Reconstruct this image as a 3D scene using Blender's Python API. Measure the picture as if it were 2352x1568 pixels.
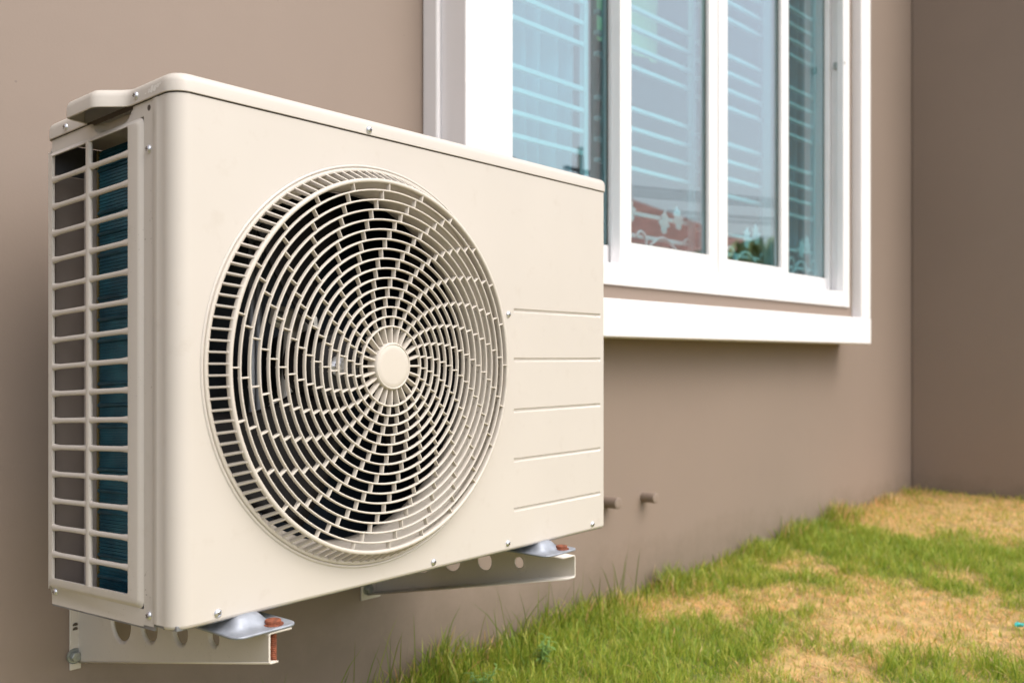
import bpy, bmesh, math, random
import numpy as np
from mathutils import Vector, Matrix

random.seed(7)
RNG = np.random.default_rng(11)
R = math.radians
PI = math.pi
for o in list(bpy.data.objects):
    bpy.data.objects.remove(o)
SC = bpy.context.scene
COL = SC.collection

# ------------------------------------------------------------------ camera
EYE = 0.635
cam_d = bpy.data.cameras.new('camera')
cam = bpy.data.objects.new('camera', cam_d)
COL.objects.link(cam)
cam.location = (-0.574, -1.343, EYE)
cam.rotation_euler = (R(90), 0, R(42.26 - 90))
cam_d.sensor_width = 36.0
cam_d.lens = 36.0 * 2180 / 2352
cam_d.shift_y = 38.0 / 2352
cam_d.clip_start = 0.02
cam_d.clip_end = 500
cam_d.dof.use_dof = True
cam_d.dof.focus_distance = 1.17
cam_d.dof.aperture_fstop = 5.6
SC.camera = cam

# ------------------------------------------------------------------ world + sun (overcast, bright from the front right)
SUN_AZ = 171.0      # compass-like: degrees from +y, clockwise (180 = straight in front of the wall)
SUN_EL = 50.0
w = bpy.data.worlds.new('World')
SC.world = w
w.use_nodes = True
nt = w.node_tree
nt.nodes.clear()
sky = nt.nodes.new('ShaderNodeTexSky')
sky.sky_type = 'NISHITA'
sky.sun_disc = False
sky.sun_elevation = R(SUN_EL)
sky.sun_rotation = R(SUN_AZ)
sky.air_density = 1.0
sky.dust_density = 4.0
sky.ozone_density = 1.0
hs = nt.nodes.new('ShaderNodeHueSaturation')
hs.inputs['Saturation'].default_value = 0.5
bg = nt.nodes.new('ShaderNodeBackground')
bg.inputs['Strength'].default_value = 0.15
wo = nt.nodes.new('ShaderNodeOutputWorld')
nt.links.new(sky.outputs[0], hs.inputs['Color'])
nt.links.new(hs.outputs[0], bg.inputs['Color'])
nt.links.new(bg.outputs[0], wo.inputs['Surface'])

sd = bpy.data.lights.new('sun', 'SUN')
sd.energy = 0.85
sd.angle = R(55)
sd.color = (1.0, 0.93, 0.87)
sun = bpy.data.objects.new('sun', sd)
COL.objects.link(sun)
az = R(SUN_AZ); el = R(SUN_EL)
to_sun = Vector((math.sin(az) * math.cos(el), math.cos(az) * math.cos(el), math.sin(el)))
# light comes from the front right of the wall
to_sun.x = abs(to_sun.x)
sky.sun_rotation = math.atan2(to_sun.x, to_sun.y)
sun.rotation_euler = to_sun.to_track_quat('Z', 'Y').to_euler()

SC.view_settings.view_transform = 'Standard'
SC.view_settings.look = 'None'
SC.view_settings.exposure = 0.76
SC.view_settings.gamma = 1.0
SC.view_settings.use_curve_mapping = False
SC.render.engine = 'CYCLES'
SC.cycles.max_bounces = 10
SC.cycles.transparent_max_bounces = 16
SC.render.film_transparent = False

# ------------------------------------------------------------------ helpers
def empty(name, loc=(0, 0, 0), rz=0.0, parent=None):
    o = bpy.data.objects.new(name, None)
    COL.objects.link(o)
    o.location = loc
    o.rotation_euler = (0, 0, rz)
    o.empty_display_size = 0.05
    if parent: o.parent = parent
    return o

def tag(o, label=None, cat=None, group=None, kind=None):
    if label: o['label'] = label
    if cat: o['category'] = cat
    if group: o['group'] = group
    if kind: o['kind'] = kind
    return o

class MB:
    def __init__(s):
        s.v = []; s.f = []
    def add(s, verts, faces):
        b = len(s.v)
        s.v += [tuple(p) for p in verts]
        s.f += [tuple(i + b for i in f) for f in faces]
        return s
    def box(s, x0, x1, y0, y1, z0, z1):
        vs = [(x0,y0,z0),(x1,y0,z0),(x1,y1,z0),(x0,y1,z0),(x0,y0,z1),(x1,y0,z1),(x1,y1,z1),(x0,y1,z1)]
        return s.add(vs, [(0,3,2,1),(4,5,6,7),(0,1,5,4),(1,2,6,5),(2,3,7,6),(3,0,4,7)])
    def tube(s, pts, rad, n=8, cap=True):
        pts = [Vector(p) for p in pts]
        rads = rad if isinstance(rad, (list, tuple)) else [rad] * len(pts)
        rings = []
        prev = None
        for i, p in enumerate(pts):
            t = (pts[min(i+1, len(pts)-1)] - pts[max(i-1, 0)]).normalized()
            a = Vector((0, 0, 1)) if abs(t.z) < 0.9 else Vector((1, 0, 0))
            if prev is not None: a = prev
            x = (a - t * a.dot(t)).normalized()
            y = t.cross(x)
            prev = x
            rings.append([p + (x * math.cos(2*PI*k/n) + y * math.sin(2*PI*k/n)) * rads[i] for k in range(n)])
        vs = [q for r in rings for q in r]
        fs = []
        for i in range(len(pts)-1):
            for k in range(n):
                fs.append((i*n+k, i*n+(k+1) % n, (i+1)*n+(k+1) % n, (i+1)*n+k))
        if cap:
            fs.append(tuple(range(n))[::-1]); fs.append(tuple((len(pts)-1)*n+k for k in range(n)))
        return s.add(vs, fs)
    def lathe(s, prof, c, axis='y', n=64, closed=False):
        # prof: list of (r, h): h measured along -axis (towards viewer for y)
        m = len(prof); vs = []
        for k in range(n):
            a = 2*PI*k/n
            for r, h in prof:
                if axis == 'y': vs.append((c[0] + r*math.cos(a), c[1] - h, c[2] + r*math.sin(a)))
                elif axis == 'z': vs.append((c[0] + r*math.cos(a), c[1] + r*math.sin(a), c[2] + h))
                else: vs.append((c[0] - h, c[1] + r*math.cos(a), c[2] + r*math.sin(a)))
        fs = []
        mm = m if closed else m-1
        for k in range(n):
            k2 = (k+1) % n
            for j in range(mm):
                j2 = (j+1) % m
                fs.append((k*m+j, k2*m+j, k2*m+j2, k*m+j2))
        return s.add(vs, fs)
    def grid(s, P, closed=False):
        # P[i][j] points
        ni = len(P); nj = len(P[0]); vs = [q for row in P for q in row]; fs = []
        for i in range(ni-1):
            for j in range(nj-1):
                fs.append((i*nj+j, i*nj+j+1, (i+1)*nj+j+1, (i+1)*nj+j))
        return s.add(vs, fs)
    def xform(s, fn):
        s.v = [tuple(fn(Vector(p))) for p in s.v]
        return s
    def mesh(s, name, mat=None, smooth=False, angle=None, merge=0.0, flat=None):
        me = bpy.data.meshes.new(name)
        me.from_pydata(s.v, [], s.f)
        bm = bmesh.new(); bm.from_mesh(me)
        if merge: bmesh.ops.remove_doubles(bm, verts=bm.verts, dist=merge)
        bmesh.ops.recalc_face_normals(bm, faces=bm.faces)
        bm.to_mesh(me); bm.free()
        if mat: me.materials.append(mat)
        if smooth or angle:
            for p in me.polygons: p.use_smooth = True
            if angle: me.set_sharp_from_angle(angle=R(angle))
            if flat:
                for p in me.polygons:
                    if abs(p.normal.dot(Vector(flat))) > 0.9998: p.use_smooth = False
        me.update()
        return me
    def build(s, name, mat=None, parent=None, smooth=False, angle=None, merge=0.0, bevel=0.0, solid=0.0, flat=None):
        me = s.mesh(name, mat, smooth, angle, merge, flat)
        return obj(name, me, parent, bevel, solid)

def obj(name, me, parent=None, bevel=0.0, solid=0.0):
    o = bpy.data.objects.new(name, me)
    COL.objects.link(o)
    if parent: o.parent = parent
    if solid:
        m = o.modifiers.new('thickness', 'SOLIDIFY'); m.thickness = solid; m.offset = 0
    if bevel:
        m = o.modifiers.new('bevel', 'BEVEL'); m.width = bevel; m.segments = 2; m.limit_method = 'ANGLE'
        m.angle_limit = R(40); m.harden_normals = False
    return o

# ------------------------------------------------------------------ materials
def new_mat(name):
    m = bpy.data.materials.new(name); m.use_nodes = True
    t = m.node_tree
    b = t.nodes['Principled BSDF']
    return m, t, b

def noise(t, scale, detail=3, rough=0.5, coord='Object', vec=None, dist=0.0):
    n = t.nodes.new('ShaderNodeTexNoise')
    n.inputs['Scale'].default_value = scale; n.inputs['Detail'].default_value = detail
    n.inputs['Roughness'].default_value = rough; n.inputs['Distortion'].default_value = dist
    if vec is None:
        c = t.nodes.new('ShaderNodeTexCoord'); vec = c.outputs[coord]
    t.links.new(vec, n.inputs['Vector'])
    return n

def ramp(t, src, stops):
    r = t.nodes.new('ShaderNodeValToRGB')
    e = r.color_ramp.elements
    while len(e) < len(stops): e.new(0.5)
    for i, (p, c) in enumerate(stops):
        e[i].position = p; e[i].color = c if len(c) == 4 else (*c, 1)
    t.links.new(src, r.inputs[0])
    return r

def mixc(t, fac, a, b):
    m = t.nodes.new('ShaderNodeMix'); m.data_type = 'RGBA'
    for i, v in ((0, fac), (6, a), (7, b)):
        if hasattr(v, 'links') or hasattr(v, 'is_linked'): t.links.new(v, m.inputs[i])
        else: m.inputs[i].default_value = v if not isinstance(v, tuple) else ((*v, 1) if len(v) == 3 else v)
    return m.outputs[2]

def add_bump(t, b, src, strength, dist=0.001, prev=None):
    n = t.nodes.new('ShaderNodeBump')
    n.inputs['Strength'].default_value = strength; n.inputs['Distance'].default_value = dist
    t.links.new(src, n.inputs['Height'])
    if prev: t.links.new(prev.outputs[0], n.inputs['Normal'])
    t.links.new(n.outputs[0], b.inputs['Normal'])
    return n

def simple(name, col, rough=0.5, metal=0.0, var=0.0, vscale=20, bump=0.0, bscale=200, coat=0.0):
    m, t, b = new_mat(name)
    b.inputs['Roughness'].default_value = rough
    b.inputs['Metallic'].default_value = metal
    if var:
        n = noise(t, vscale, 4)
        lo = tuple(c * (1 - var) for c in col); hi = tuple(min(1, c * (1 + var)) for c in col)
        r = ramp(t, n.outputs[0], [(0.3, lo), (0.7, hi)])
        t.links.new(r.outputs[0], b.inputs['Base Color'])
    else:
        b.inputs['Base Color'].default_value = (*col, 1)
    if bump:
        n2 = noise(t, bscale, 2)
        add_bump(t, b, n2.outputs[0], bump, 0.0005)
    return m

def painted(name, col, rough, specks=0.0, orange=0.06):
    m, t, b = new_mat(name)
    n = noise(t, 6, 3)
    lo = tuple(c * 0.965 for c in col)
    r = ramp(t, n.outputs[0], [(0.3, lo), (0.7, col)])
    out = r.outputs[0]
    # faint grime
    g = noise(t, 30, 5, 0.65)
    gr = ramp(t, g.outputs[0], [(0.58, (0, 0, 0)), (0.85, (0.35, 0.35, 0.35))])
    out = mixc(t, gr.outputs[0], out, tuple(c * k for c, k in zip(col, (0.72, 0.66, 0.58))))
    if specks:
        s1 = noise(t, 420, 1, 0.5)
        s2 = noise(t, 14, 2)
        sr = ramp(t, s1.outputs[0], [(0.70, (0, 0, 0)), (0.74, (1, 1, 1))])
        sr2 = ramp(t, s2.outputs[0], [(0.5, (0, 0, 0)), (0.7, (specks,) * 3)])
        mu = t.nodes.new('ShaderNodeMath'); mu.operation = 'MULTIPLY'
        t.links.new(sr.outputs[0], mu.inputs[0]); t.links.new(sr2.outputs[0], mu.inputs[1])
        out = mixc(t, mu.outputs[0], out, (0.12, 0.08, 0.05))
    t.links.new(out, b.inputs['Base Color'])
    rr = ramp(t, g.outputs[0], [(0.3, (rough,) * 3), (0.8, (rough + 0.12,) * 3)])
    t.links.new(rr.outputs[0], b.inputs['Roughness'])
    n2 = noise(t, 500, 2)
    p = add_bump(t, b, n2.outputs[0], orange, 0.0004)
    n3 = noise(t, 7, 2)
    add_bump(t, b, n3.outputs[0], 0.12, 0.004, prev=p)
    return m

CREAM = (0.590, 0.545, 0.490)
M = {}
M['cream'] = painted('cream_enamel', CREAM, 0.30)
M['cream_side'] = painted('cream_enamel_specked', (0.625, 0.577, 0.520), 0.42, specks=0.9)  # same enamel as the front, lightened to make up for less light; real specks
M['plastic'] = painted('cream_plastic', (0.600, 0.548, 0.480), 0.42, orange=0.03)
M['bracket'] = painted('bracket_enamel', (0.61, 0.56, 0.49), 0.40, specks=0.5)
M['zinc'] = simple('galvanised_steel', (0.33, 0.355, 0.40), 0.55, 0.5, 0.18, 60, 0.15, 300)
M['screw'] = simple('screw_zinc', (0.75, 0.77, 0.82), 0.28, 0.9, 0.1, 200)
M['rust'] = simple('rusty_bolt', (0.22, 0.065, 0.03), 0.8, 0.1, 0.5, 180, 0.6, 500)
M['hex'] = simple('dull_hex_steel', (0.38, 0.40, 0.38), 0.5, 0.7, 0.2, 120)
M['dark_pan'] = simple('base_pan_steel', (0.30, 0.31, 0.33), 0.5, 0.6, 0.25, 40)
M['blade'] = simple('fan_blade_plastic', (0.008, 0.007, 0.007), 0.5, 0.0, 0.2, 15)
M['blade'].node_tree.nodes['Principled BSDF'].inputs['Specular IOR Level'].default_value = 0.12
M['hub_dark'] = simple('fan_hub_plastic', (0.012, 0.011, 0.012), 0.45)
M['motor'] = simple('motor_casting', (0.72, 0.70, 0.66), 0.5, 0.1, 0.1, 20)
M['inner'] = simple('inner_dark_sheet', (0.06, 0.06, 0.065), 0.6)
M['post'] = simple('coil_end_sheet', (0.50, 0.44, 0.40), 0.45, 0.2, 0.1, 15)
M['slot'] = simple('recess_shadow', (0.09, 0.07, 0.055), 0.8)  # dark colour stands for the shade inside seams, slots and holes
M['rear'] = simple('rear_sheet_shaded', (0.22, 0.18, 0.155), 0.5, 0, 0.1, 8)  # cream sheet darkened, the shade at the back put into its colour
M['pipe'] = simple('copper_tube', (0.45, 0.24, 0.12), 0.35, 0.9, 0.2, 40)
M['white'] = simple('window_white_paint', (0.80, 0.785, 0.785), 0.35, 0, 0.03, 8, 0.03, 150)
M['trim'] = simple('trim_white_plaster', (0.82, 0.80, 0.80), 0.55, 0, 0.02, 5, 0.10, 120)
M['gasket'] = simple('window_gasket', (0.10, 0.12, 0.11), 0.6)
M['bar'] = simple('window_bar_white', (0.90, 0.90, 0.89), 0.4)
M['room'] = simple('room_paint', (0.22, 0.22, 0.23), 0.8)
M['green_cloth'] = simple('green_cloth', (0.55, 0.68, 0.36), 0.8)

def wall_mat(name, col):
    m, t, b = new_mat(name)
    c = t.nodes.new('ShaderNodeTexCoord')
    n = noise(t, 1.3, 4, 0.55, vec=c.outputs['Object'])
    r = ramp(t, n.outputs[0], [(0.3, tuple(x * 0.94 for x in col)), (0.7, tuple(x * 1.04 for x in col))])
    st = noise(t, 9, 5, 0.6, vec=c.outputs['Object'])
    sr = ramp(t, st.outputs[0], [(0.55, (0, 0, 0)), (0.8, (0.16, 0.16, 0.16))])
    out = mixc(t, sr.outputs[0], r.outputs[0], tuple(x * 0.8 for x in col))
    # tiny pock marks
    pk = noise(t, 90, 1, vec=c.outputs['Object'])
    pr = ramp(t, pk.outputs[0], [(0.79, (0, 0, 0)), (0.82, (0.6, 0.6, 0.6))])
    out = mixc(t, pr.outputs[0], out, tuple(x * 0.6 for x in col))
    # soil splash along the foot of the wall
    sx = t.nodes.new('ShaderNodeSeparateXYZ'); t.links.new(c.outputs['Object'], sx.inputs[0])
    sn = noise(t, 14, 5, 0.7, vec=c.outputs['Object'])
    ms = t.nodes.new('ShaderNodeMath'); ms.operation = 'MULTIPLY_ADD'; ms.inputs[1].default_value = -0.20
    t.links.new(sn.outputs[0], ms.inputs[0]); t.links.new(sx.outputs['Z'], ms.inputs[2])
    sp_ = ramp(t, ms.outputs[0], [(0.0, (0.42, 0.42, 0.42)), (0.10, (0, 0, 0))])
    out = mixc(t, sp_.outputs[0], out, (0.13, 0.10, 0.065))
    t.links.new(out, b.inputs['Base Color'])
    b.inputs['Roughness'].default_value = 0.62
    f = noise(t, 260, 4, 0.6, vec=c.outputs['Object'])
    p = add_bump(t, b, f.outputs[0], 0.18, 0.0008)
    f2 = noise(t, 5, 3, vec=c.outputs['Object'])
    add_bump(t, b, f2.outputs[0], 0.15, 0.01, prev=p)
    return m
WALLC = (0.258, 0.199, 0.158)
M['wall'] = wall_mat('taupe_wall_paint', WALLC)

def coil_mat():
    m, t, b = new_mat('blue_coil_fins')
    c = t.nodes.new('ShaderNodeTexCoord')
    n = noise(t, 25, 3, vec=c.outputs['Object'])
    r = ramp(t, n.outputs[0], [(0.3, (0.010, 0.085, 0.145)), (0.7, (0.025, 0.19, 0.28))])
    t.links.new(r.outputs[0], b.inputs['Base Color'])
    b.inputs['Metallic'].default_value = 0.6
    b.inputs['Roughness'].default_value = 0.32
    return m
M['coil'] = coil_mat()
M['coil_dark'] = simple('coil_fins_in_shade', (0.010, 0.016, 0.024), 0.5, 0.3, 0.3, 30)  # darker copy of the coil colour, with the interior shade put in
M['coil_edge'] = simple('coil_edge_copper', (0.22, 0.17, 0.07), 0.4, 0.5)

def glass_mat():
    m = bpy.data.materials.new('tinted_glass'); m.use_nodes = True
    t = m.node_tree; t.nodes.clear()
    tr = t.nodes.new('ShaderNodeBsdfTransparent'); tr.inputs[0].default_value = (0.64, 0.86, 0.89, 1)
    gl = t.nodes.new('ShaderNodeBsdfGlossy'); gl.inputs['Color'].default_value = (0.95, 0.93, 0.94, 1)
    gl.inputs['Roughness'].default_value = 0.0
    lw = t.nodes.new('ShaderNodeLayerWeight'); lw.inputs['Blend'].default_value = 0.5
    fr = t.nodes.new('ShaderNodeMath'); fr.operation = 'POWER'; fr.inputs[1].default_value = 3.0
    t.links.new(lw.outputs['Facing'], fr.inputs[0])
    ma = t.nodes.new('ShaderNodeMath'); ma.operation = 'MULTIPLY_ADD'
    ma.inputs[1].default_value = 0.85; ma.inputs[2].default_value = 0.19; ma.use_clamp = True
    t.links.new(fr.outputs[0], ma.inputs[0])
    mx = t.nodes.new('ShaderNodeMixShader')
    t.links.new(ma.outputs[0], mx.inputs[0]); t.links.new(tr.outputs[0], mx.inputs[1]); t.links.new(gl.outputs[0], mx.inputs[2])
    o = t.nodes.new('ShaderNodeOutputMaterial'); t.links.new(mx.outputs[0], o.inputs['Surface'])
    return m
M['glass'] = glass_mat()

def curtain_mat():
    m, t, b = new_mat('curtain_cloth')
    b.inputs['Base Color'].default_value = (0.48, 0.52, 0.58, 1)
    b.inputs['Roughness'].default_value = 0.9
    n = noise(t, 600, 2); add_bump(t, b, n.outputs[0], 0.2, 0.0005)
    return m
M['curtain'] = curtain_mat()

def attr_mat(name, rough=0.6, trans=0.0):
    m, t, b = new_mat(name)
    a = t.nodes.new('ShaderNodeAttribute'); a.attribute_name = 'blade_colour'
    t.links.new(a.outputs['Color'], b.inputs['Base Color'])
    b.inputs['Roughness'].default_value = rough
    if trans:
        tl = t.nodes.new('ShaderNodeBsdfTranslucent')
        t.links.new(a.outputs['Color'], tl.inputs['Color'])
        mx = t.nodes.new('ShaderNodeMixShader'); mx.inputs[0].default_value = trans
        t.links.new(b.outputs[0], mx.inputs[1]); t.links.new(tl.outputs[0], mx.inputs[2])
        t.links.new(mx.outputs[0], t.nodes['Material Output'].inputs['Surface'])
    return m
M['grass'] = attr_mat('grass_blades', 0.5, 0.42)

M['thatch'] = attr_mat('lawn_thatch', 0.9)
def ground_mat():
    m, t, b = new_mat('lawn_soil')
    c = t.nodes.new('ShaderNodeTexCoord')
    n = noise(t, 3.0, 5, 0.6, vec=c.outputs['Object'])
    r = ramp(t, n.outputs[0], [(0.35, (0.10, 0.12, 0.03)), (0.5, (0.18, 0.15, 0.06)), (0.65, (0.26, 0.19, 0.09))])
    n2 = noise(t, 120, 4, 0.7, vec=c.outputs['Object'])
    r2 = ramp(t, n2.outputs[0], [(0.3, (0.45, 0.45, 0.45)), (0.7, (1, 1, 1))])
    mu = t.nodes.new('ShaderNodeMix'); mu.data_type = 'RGBA'; mu.blend_type = 'MULTIPLY'; mu.inputs[0].default_value = 1
    t.links.new(r.outputs[0], mu.inputs[6]); t.links.new(r2.outputs[0], mu.inputs[7])
    t.links.new(mu.outputs[2], b.inputs['Base Color'])
    b.inputs['Roughness'].default_value = 0.9
    add_bump(t, b, n2.outputs[0], 0.8, 0.01)
    return m
M['soil'] = ground_mat()

# ------------------------------------------------------------------ ground
def gz(x, y=0.0):
    return 0.036 * min(max(x, -3.0), 5.0)
g = MB()
xs = [-150, -40, -10, -3, -2, -1, 0, 1, 2, 3, 4, 5, 10, 40, 150]
ys = [-150, -60, -20, -8, -4, -2, -1, 0, 1, 4, 10, 60, 150]
g.grid([[(x, y, gz(x)) for y in ys] for x in xs])
ground = g.build('ground', M['soil'], None, smooth=True)
tag(ground, kind='structure')

# ------------------------------------------------------------------ house: wall, end wall, window
house = empty('house', (1.6, 0.0, 0.0))
tag(house, 'taupe painted house with a white framed sliding window behind the air conditioner', 'house')
def hx(mb):     # world coordinates -> house local
    return mb.xform(lambda p: Vector((p.x - 1.6, p.y, p.z)))
TOP = 3.4
WX0, WX1 = 0.79, 2.481            # inner edges of the trim
HB, HT = EYE + 0.1307, EYE + 1.42  # inner edges of the trim, vertically
OX0, OX1, OB, OT = 0.785, 2.44, EYE + 0.165, EYE + 1.385   # hole that takes the window frame
XE = 3.23                          # the return wall
LE = 0.58
XL = -6.0
# main wall with opening (front skin), thickness 0.2 to the back
wb = MB()
wb.box(XL, OX0, 0, 0.2, -0.3, TOP)
wb.box(OX1, XE + 0.1, 0, 0.2, -0.3, TOP)
wb.box(OX0, OX1, 0, 0.2, -0.3, OB)
wb.box(OX0, OX1, 0, 0.2, OT, TOP)
wall = hx(wb).build('wall', M['wall'], house)
wb = MB(); wb.box(XE, XE + 4.5, -LE, -0.001, -0.3, TOP)
endw = hx(wb).build('end_wall', M['wall'], house, bevel=0.004)
# projecting surround: taupe inner core 75 mm proud, white trim 106 mm proud
QB = 0.0745; QT = 0.1063
sb = MB()
sb.box(WX0 - 0.03, OX0, -QB, -0.0005, HB - 0.02, HT + 0.02)
sb.box(OX1, WX1 + 0.02, -QB, -0.0005, HB - 0.02, HT + 0.02)
sb.box(OX0, OX1, -QB, -0.0005, HB - 0.02, OB)
sb.box(OX0, OX1, -QB, -0.0005, OT, HT + 0.02)
hx(sb).build('window_reveal', M['wall'], house)
TL0, TR1 = 0.661, 2.557
TBZ = EYE + 0.0464; TTZ = HT + 0.09
tb = MB(); tb.box(TL0, WX0, -QT, -0.001, HB, HT)
hx(tb).build('window_trim', M['trim'], house, bevel=0.003)
tb = MB(); tb.box(WX1, TR1, -QT, -0.001, HB, HT)
hx(tb).build('window_trim', M['trim'], house, bevel=0.003)
tb = MB(); tb.box(TL0, TR1, -QT - 0.0015, -0.001, TBZ, HB)
hx(tb).build('window_trim', M['trim'], house, bevel=0.003)
tb = MB(); tb.box(TL0, TR1, -QT - 0.0015, -0.001, HT, TTZ)
hx(tb).build('window_trim', M['trim'], house, bevel=0.003)
# step moulding along the left outer side of the surround
tb = MB(); tb.box(TL0 - 0.012, TL0 - 0.001, -0.042, -0.001, TBZ, TTZ)
hx(tb).build('window_trim_bead', M['trim'], house, bevel=0.004)

# window frame
FQ = 0.082
fr = MB()
fr.box(OX0 - 0.0, OX0 + 0.030, -FQ, 0.08, OB - 0.001, OT)
fr.box(OX1 - 0.045, OX1 + 0.004, -FQ, -0.060, OB - 0.001, OT)
fr.box(OX1 - 0.030, OX1 + 0.003, -0.060, -0.034, OB, OT)
fr.box(OX1 - 0.045, OX1 + 0.003, -0.034, 0.08, OB, OT)
fr.box(OX0 + 0.030, OX1 - 0.045, -FQ, 0.08, OB - 0.001, EYE + 0.213)
fr.box(OX0 + 0.030, OX1 - 0.045, -FQ, 0.08, OT - 0.05, OT)
hx(fr).build('window_frame', M['white'], house, bevel=0.002)

def sash(x0, x1, q0, q1, zb, zt, st=0.0445, rb=0.052, name='sash'):
    s = empty(name, ((x0+x1)/2 - 1.6, -q0, 0), 0, house)
    def lx(mb): return mb.xform(lambda p: Vector((p.x - (x0+x1)/2, p.y + q0, p.z)))
    a = MB(); a.box(x0, x0 + st, -q0, -q1, zb, zt); lx(a).build('stile', M['white'], s, bevel=0.002)
    a = MB(); a.box(x1 - st, x1, -q0, -q1, zb, zt); lx(a).build('stile', M['white'], s, bevel=0.002)
    a = MB(); a.box(x0 + st, x1 - st, -q0 + 0.001, -q1, zb, zb + rb); lx(a).build('rail', M['white'], s, bevel=0.002)
    a = MB(); a.box(x0 + st, x1 - st, -q0 + 0.001, -q1, zt - rb, zt); lx(a).build('rail', M['white'], s, bevel=0.002)
    gq = (q0 + q1) / 2
    a = MB(); a.box(x0 + st - 0.004, x1 - st + 0.004, -gq - 0.0025, -gq + 0.0025, zb + rb - 0.004, zt - rb + 0.004)
    lx(a).build('pane', M['glass'], s)
    # dark rubber bead round the glass on the room side
    a = MB()
    for (bx0, bx1, bz0, bz1) in ((x0+st, x0+st+0.004, zb+rb, zt-rb), (x1-st-0.004, x1-st, zb+rb, zt-rb),
                                 (x0+st+0.004, x1-st-0.004, zb+rb, zb+rb+0.003)):
        a.box(bx0, bx1, -gq - 0.005, -gq - 0.0026, bz0, bz1)
    lx(a).build('glazing_bead', M['gasket'], s)
    return s
ZB, ZT = EYE + 0.2165, OT - 0.052
a = MB(); a.box(1.215, 2.05, -0.057, -0.033, EYE + 0.2131, EYE + 0.2164)
a.box(1.6476, 1.6514, -0.055, -0.035, EYE + 0.217, OT - 0.055)
hx(a).build('sash_gap_strip', M['gasket'], house)  # dark strips filling the gaps below and between the sashes
sash(1.2085, 1.6473, 0.060, 0.031, ZB, ZT)
sash(1.6517, 2.0563, 0.060, 0.031, ZB, ZT, st=0.0465, rb=0.048)
sash(0.818, 1.262, 0.027, 0.000, ZB, ZT, rb=0.045)
sash(2.012, 2.434 - 0.04 + 0.04, 0.027, 0.000, ZB, ZT, st=0.038, rb=0.042)
# latch on the right jamb
a = MB(); a.box(OX1 - 0.040, OX1 - 0.020, -0.0595, -0.046, EYE + 0.935, EYE + 0.955)
a.tube([(OX1 - 0.036, -0.055, EYE + 0.945), (OX1 - 0.036, -0.083, EYE + 0.948)], 0.006, 8)
hx(a).build('window_catch', M['hex'], house, bevel=0.001)

# security bars inside
def grille(x0, x1, dz, orn=True):
    q = 0.016
    gr = empty('window_grille', ((x0+x1)/2 - 1.6, q, EYE), 0, house)
    cx = (x0 + x1) / 2
    zs = [0.285, 0.340]
    for k in range(5):
        for j in range(4): zs.append(0.450 + 0.2505 * k + 0.0492 * j)
    zs = [z + dz for z in zs if z + dz < 1.36]
    a = MB(); a.box(-(x1-x0)/2, (x1-x0)/2, -0.006, 0.006, -0.0047, 0.0047)
    me = a.mesh('bar', M['bar'])
    for z in zs:
        o = obj('bar', me, gr); o.location = (0, 0, z)
    a = MB(); a.box(-0.007, 0.007, -0.0075, 0.0075, 0.2, 1.4)
    me2 = a.mesh('upright', M['bar'])
    for x in (x1 - 0.007,):
        o = obj('upright', me2, gr); o.location = (x - cx, 0, 0)
    # scroll with leaves along the bottom
    if orn:
        n = int(round((x1 - x0) / 0.19)); step = (x1 - x0) / n
        leaf = MB()
        L = []
        for k in range(13):
            a_ = k / 12
            wd = 0.020 * math.sin(PI * a_ ** 0.8) * (1.0 + 0.35 * math.sin(a_ * 6 * PI))
            L.append((wd, a_ * 0.062))
        P = [[(-w_, -0.002, z_), (0, -0.005, z_), (w_, -0.002, z_)] for w_, z_ in L]
        leaf.grid(P)
        lm = leaf.mesh('leaf', M['bar'])
        sm = None
        for i in range(n):
            xa = -(x1-x0)/2 + i * step
            if sm is None:
                s_ = MB()
                pts = []
                for k in range(25):
                    t_ = k / 24
                    pts.append((step * t_, -0.0105, 0.285 + 0.022 * math.sin(2 * PI * t_)))
                s_.tube(pts, 0.0042, 6)
                pts = []
                for k in range(15):
                    t_ = k / 14
                    an = -PI * 0.5 + t_ * 1.4 * PI
                    pts.append((step * 0.78 + 0.030 * math.cos(an) * (1 - 0.4 * t_), -0.0105, 0.29 + 0.034 * math.sin(an) * (1 - 0.4 * t_)))
                s_.tube(pts, 0.0038, 6)
                sm = s_.mesh('scroll', M['bar'], smooth=True)
            o = obj('scroll', sm, gr); o.location = (xa, 0, 0)
            for dx, z_, rot in ((0.28, 0.318, 0.1), (0.62, 0.335, -0.25)):
                o = obj('leaf', lm, gr, solid=0.003); o.location = (xa + step * dx, -0.006, z_); o.rotation_euler = (0, rot, 0)
    return gr
grille(0.80, 1.177, 0.024, False)
grille(1.215, 1.647, 0.018)
grille(1.670, 2.067, 0.009)
grille(2.085, 2.390, 0.0)

# room behind the window (dark box)
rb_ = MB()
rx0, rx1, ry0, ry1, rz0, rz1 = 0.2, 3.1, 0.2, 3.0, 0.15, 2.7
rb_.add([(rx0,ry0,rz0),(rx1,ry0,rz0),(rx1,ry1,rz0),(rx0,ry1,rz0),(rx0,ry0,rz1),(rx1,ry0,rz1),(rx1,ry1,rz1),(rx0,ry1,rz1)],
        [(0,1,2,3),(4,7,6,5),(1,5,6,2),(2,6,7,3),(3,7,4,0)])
hx(rb_).build('room_interior', M['room'], house, solid=0.02)

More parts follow.
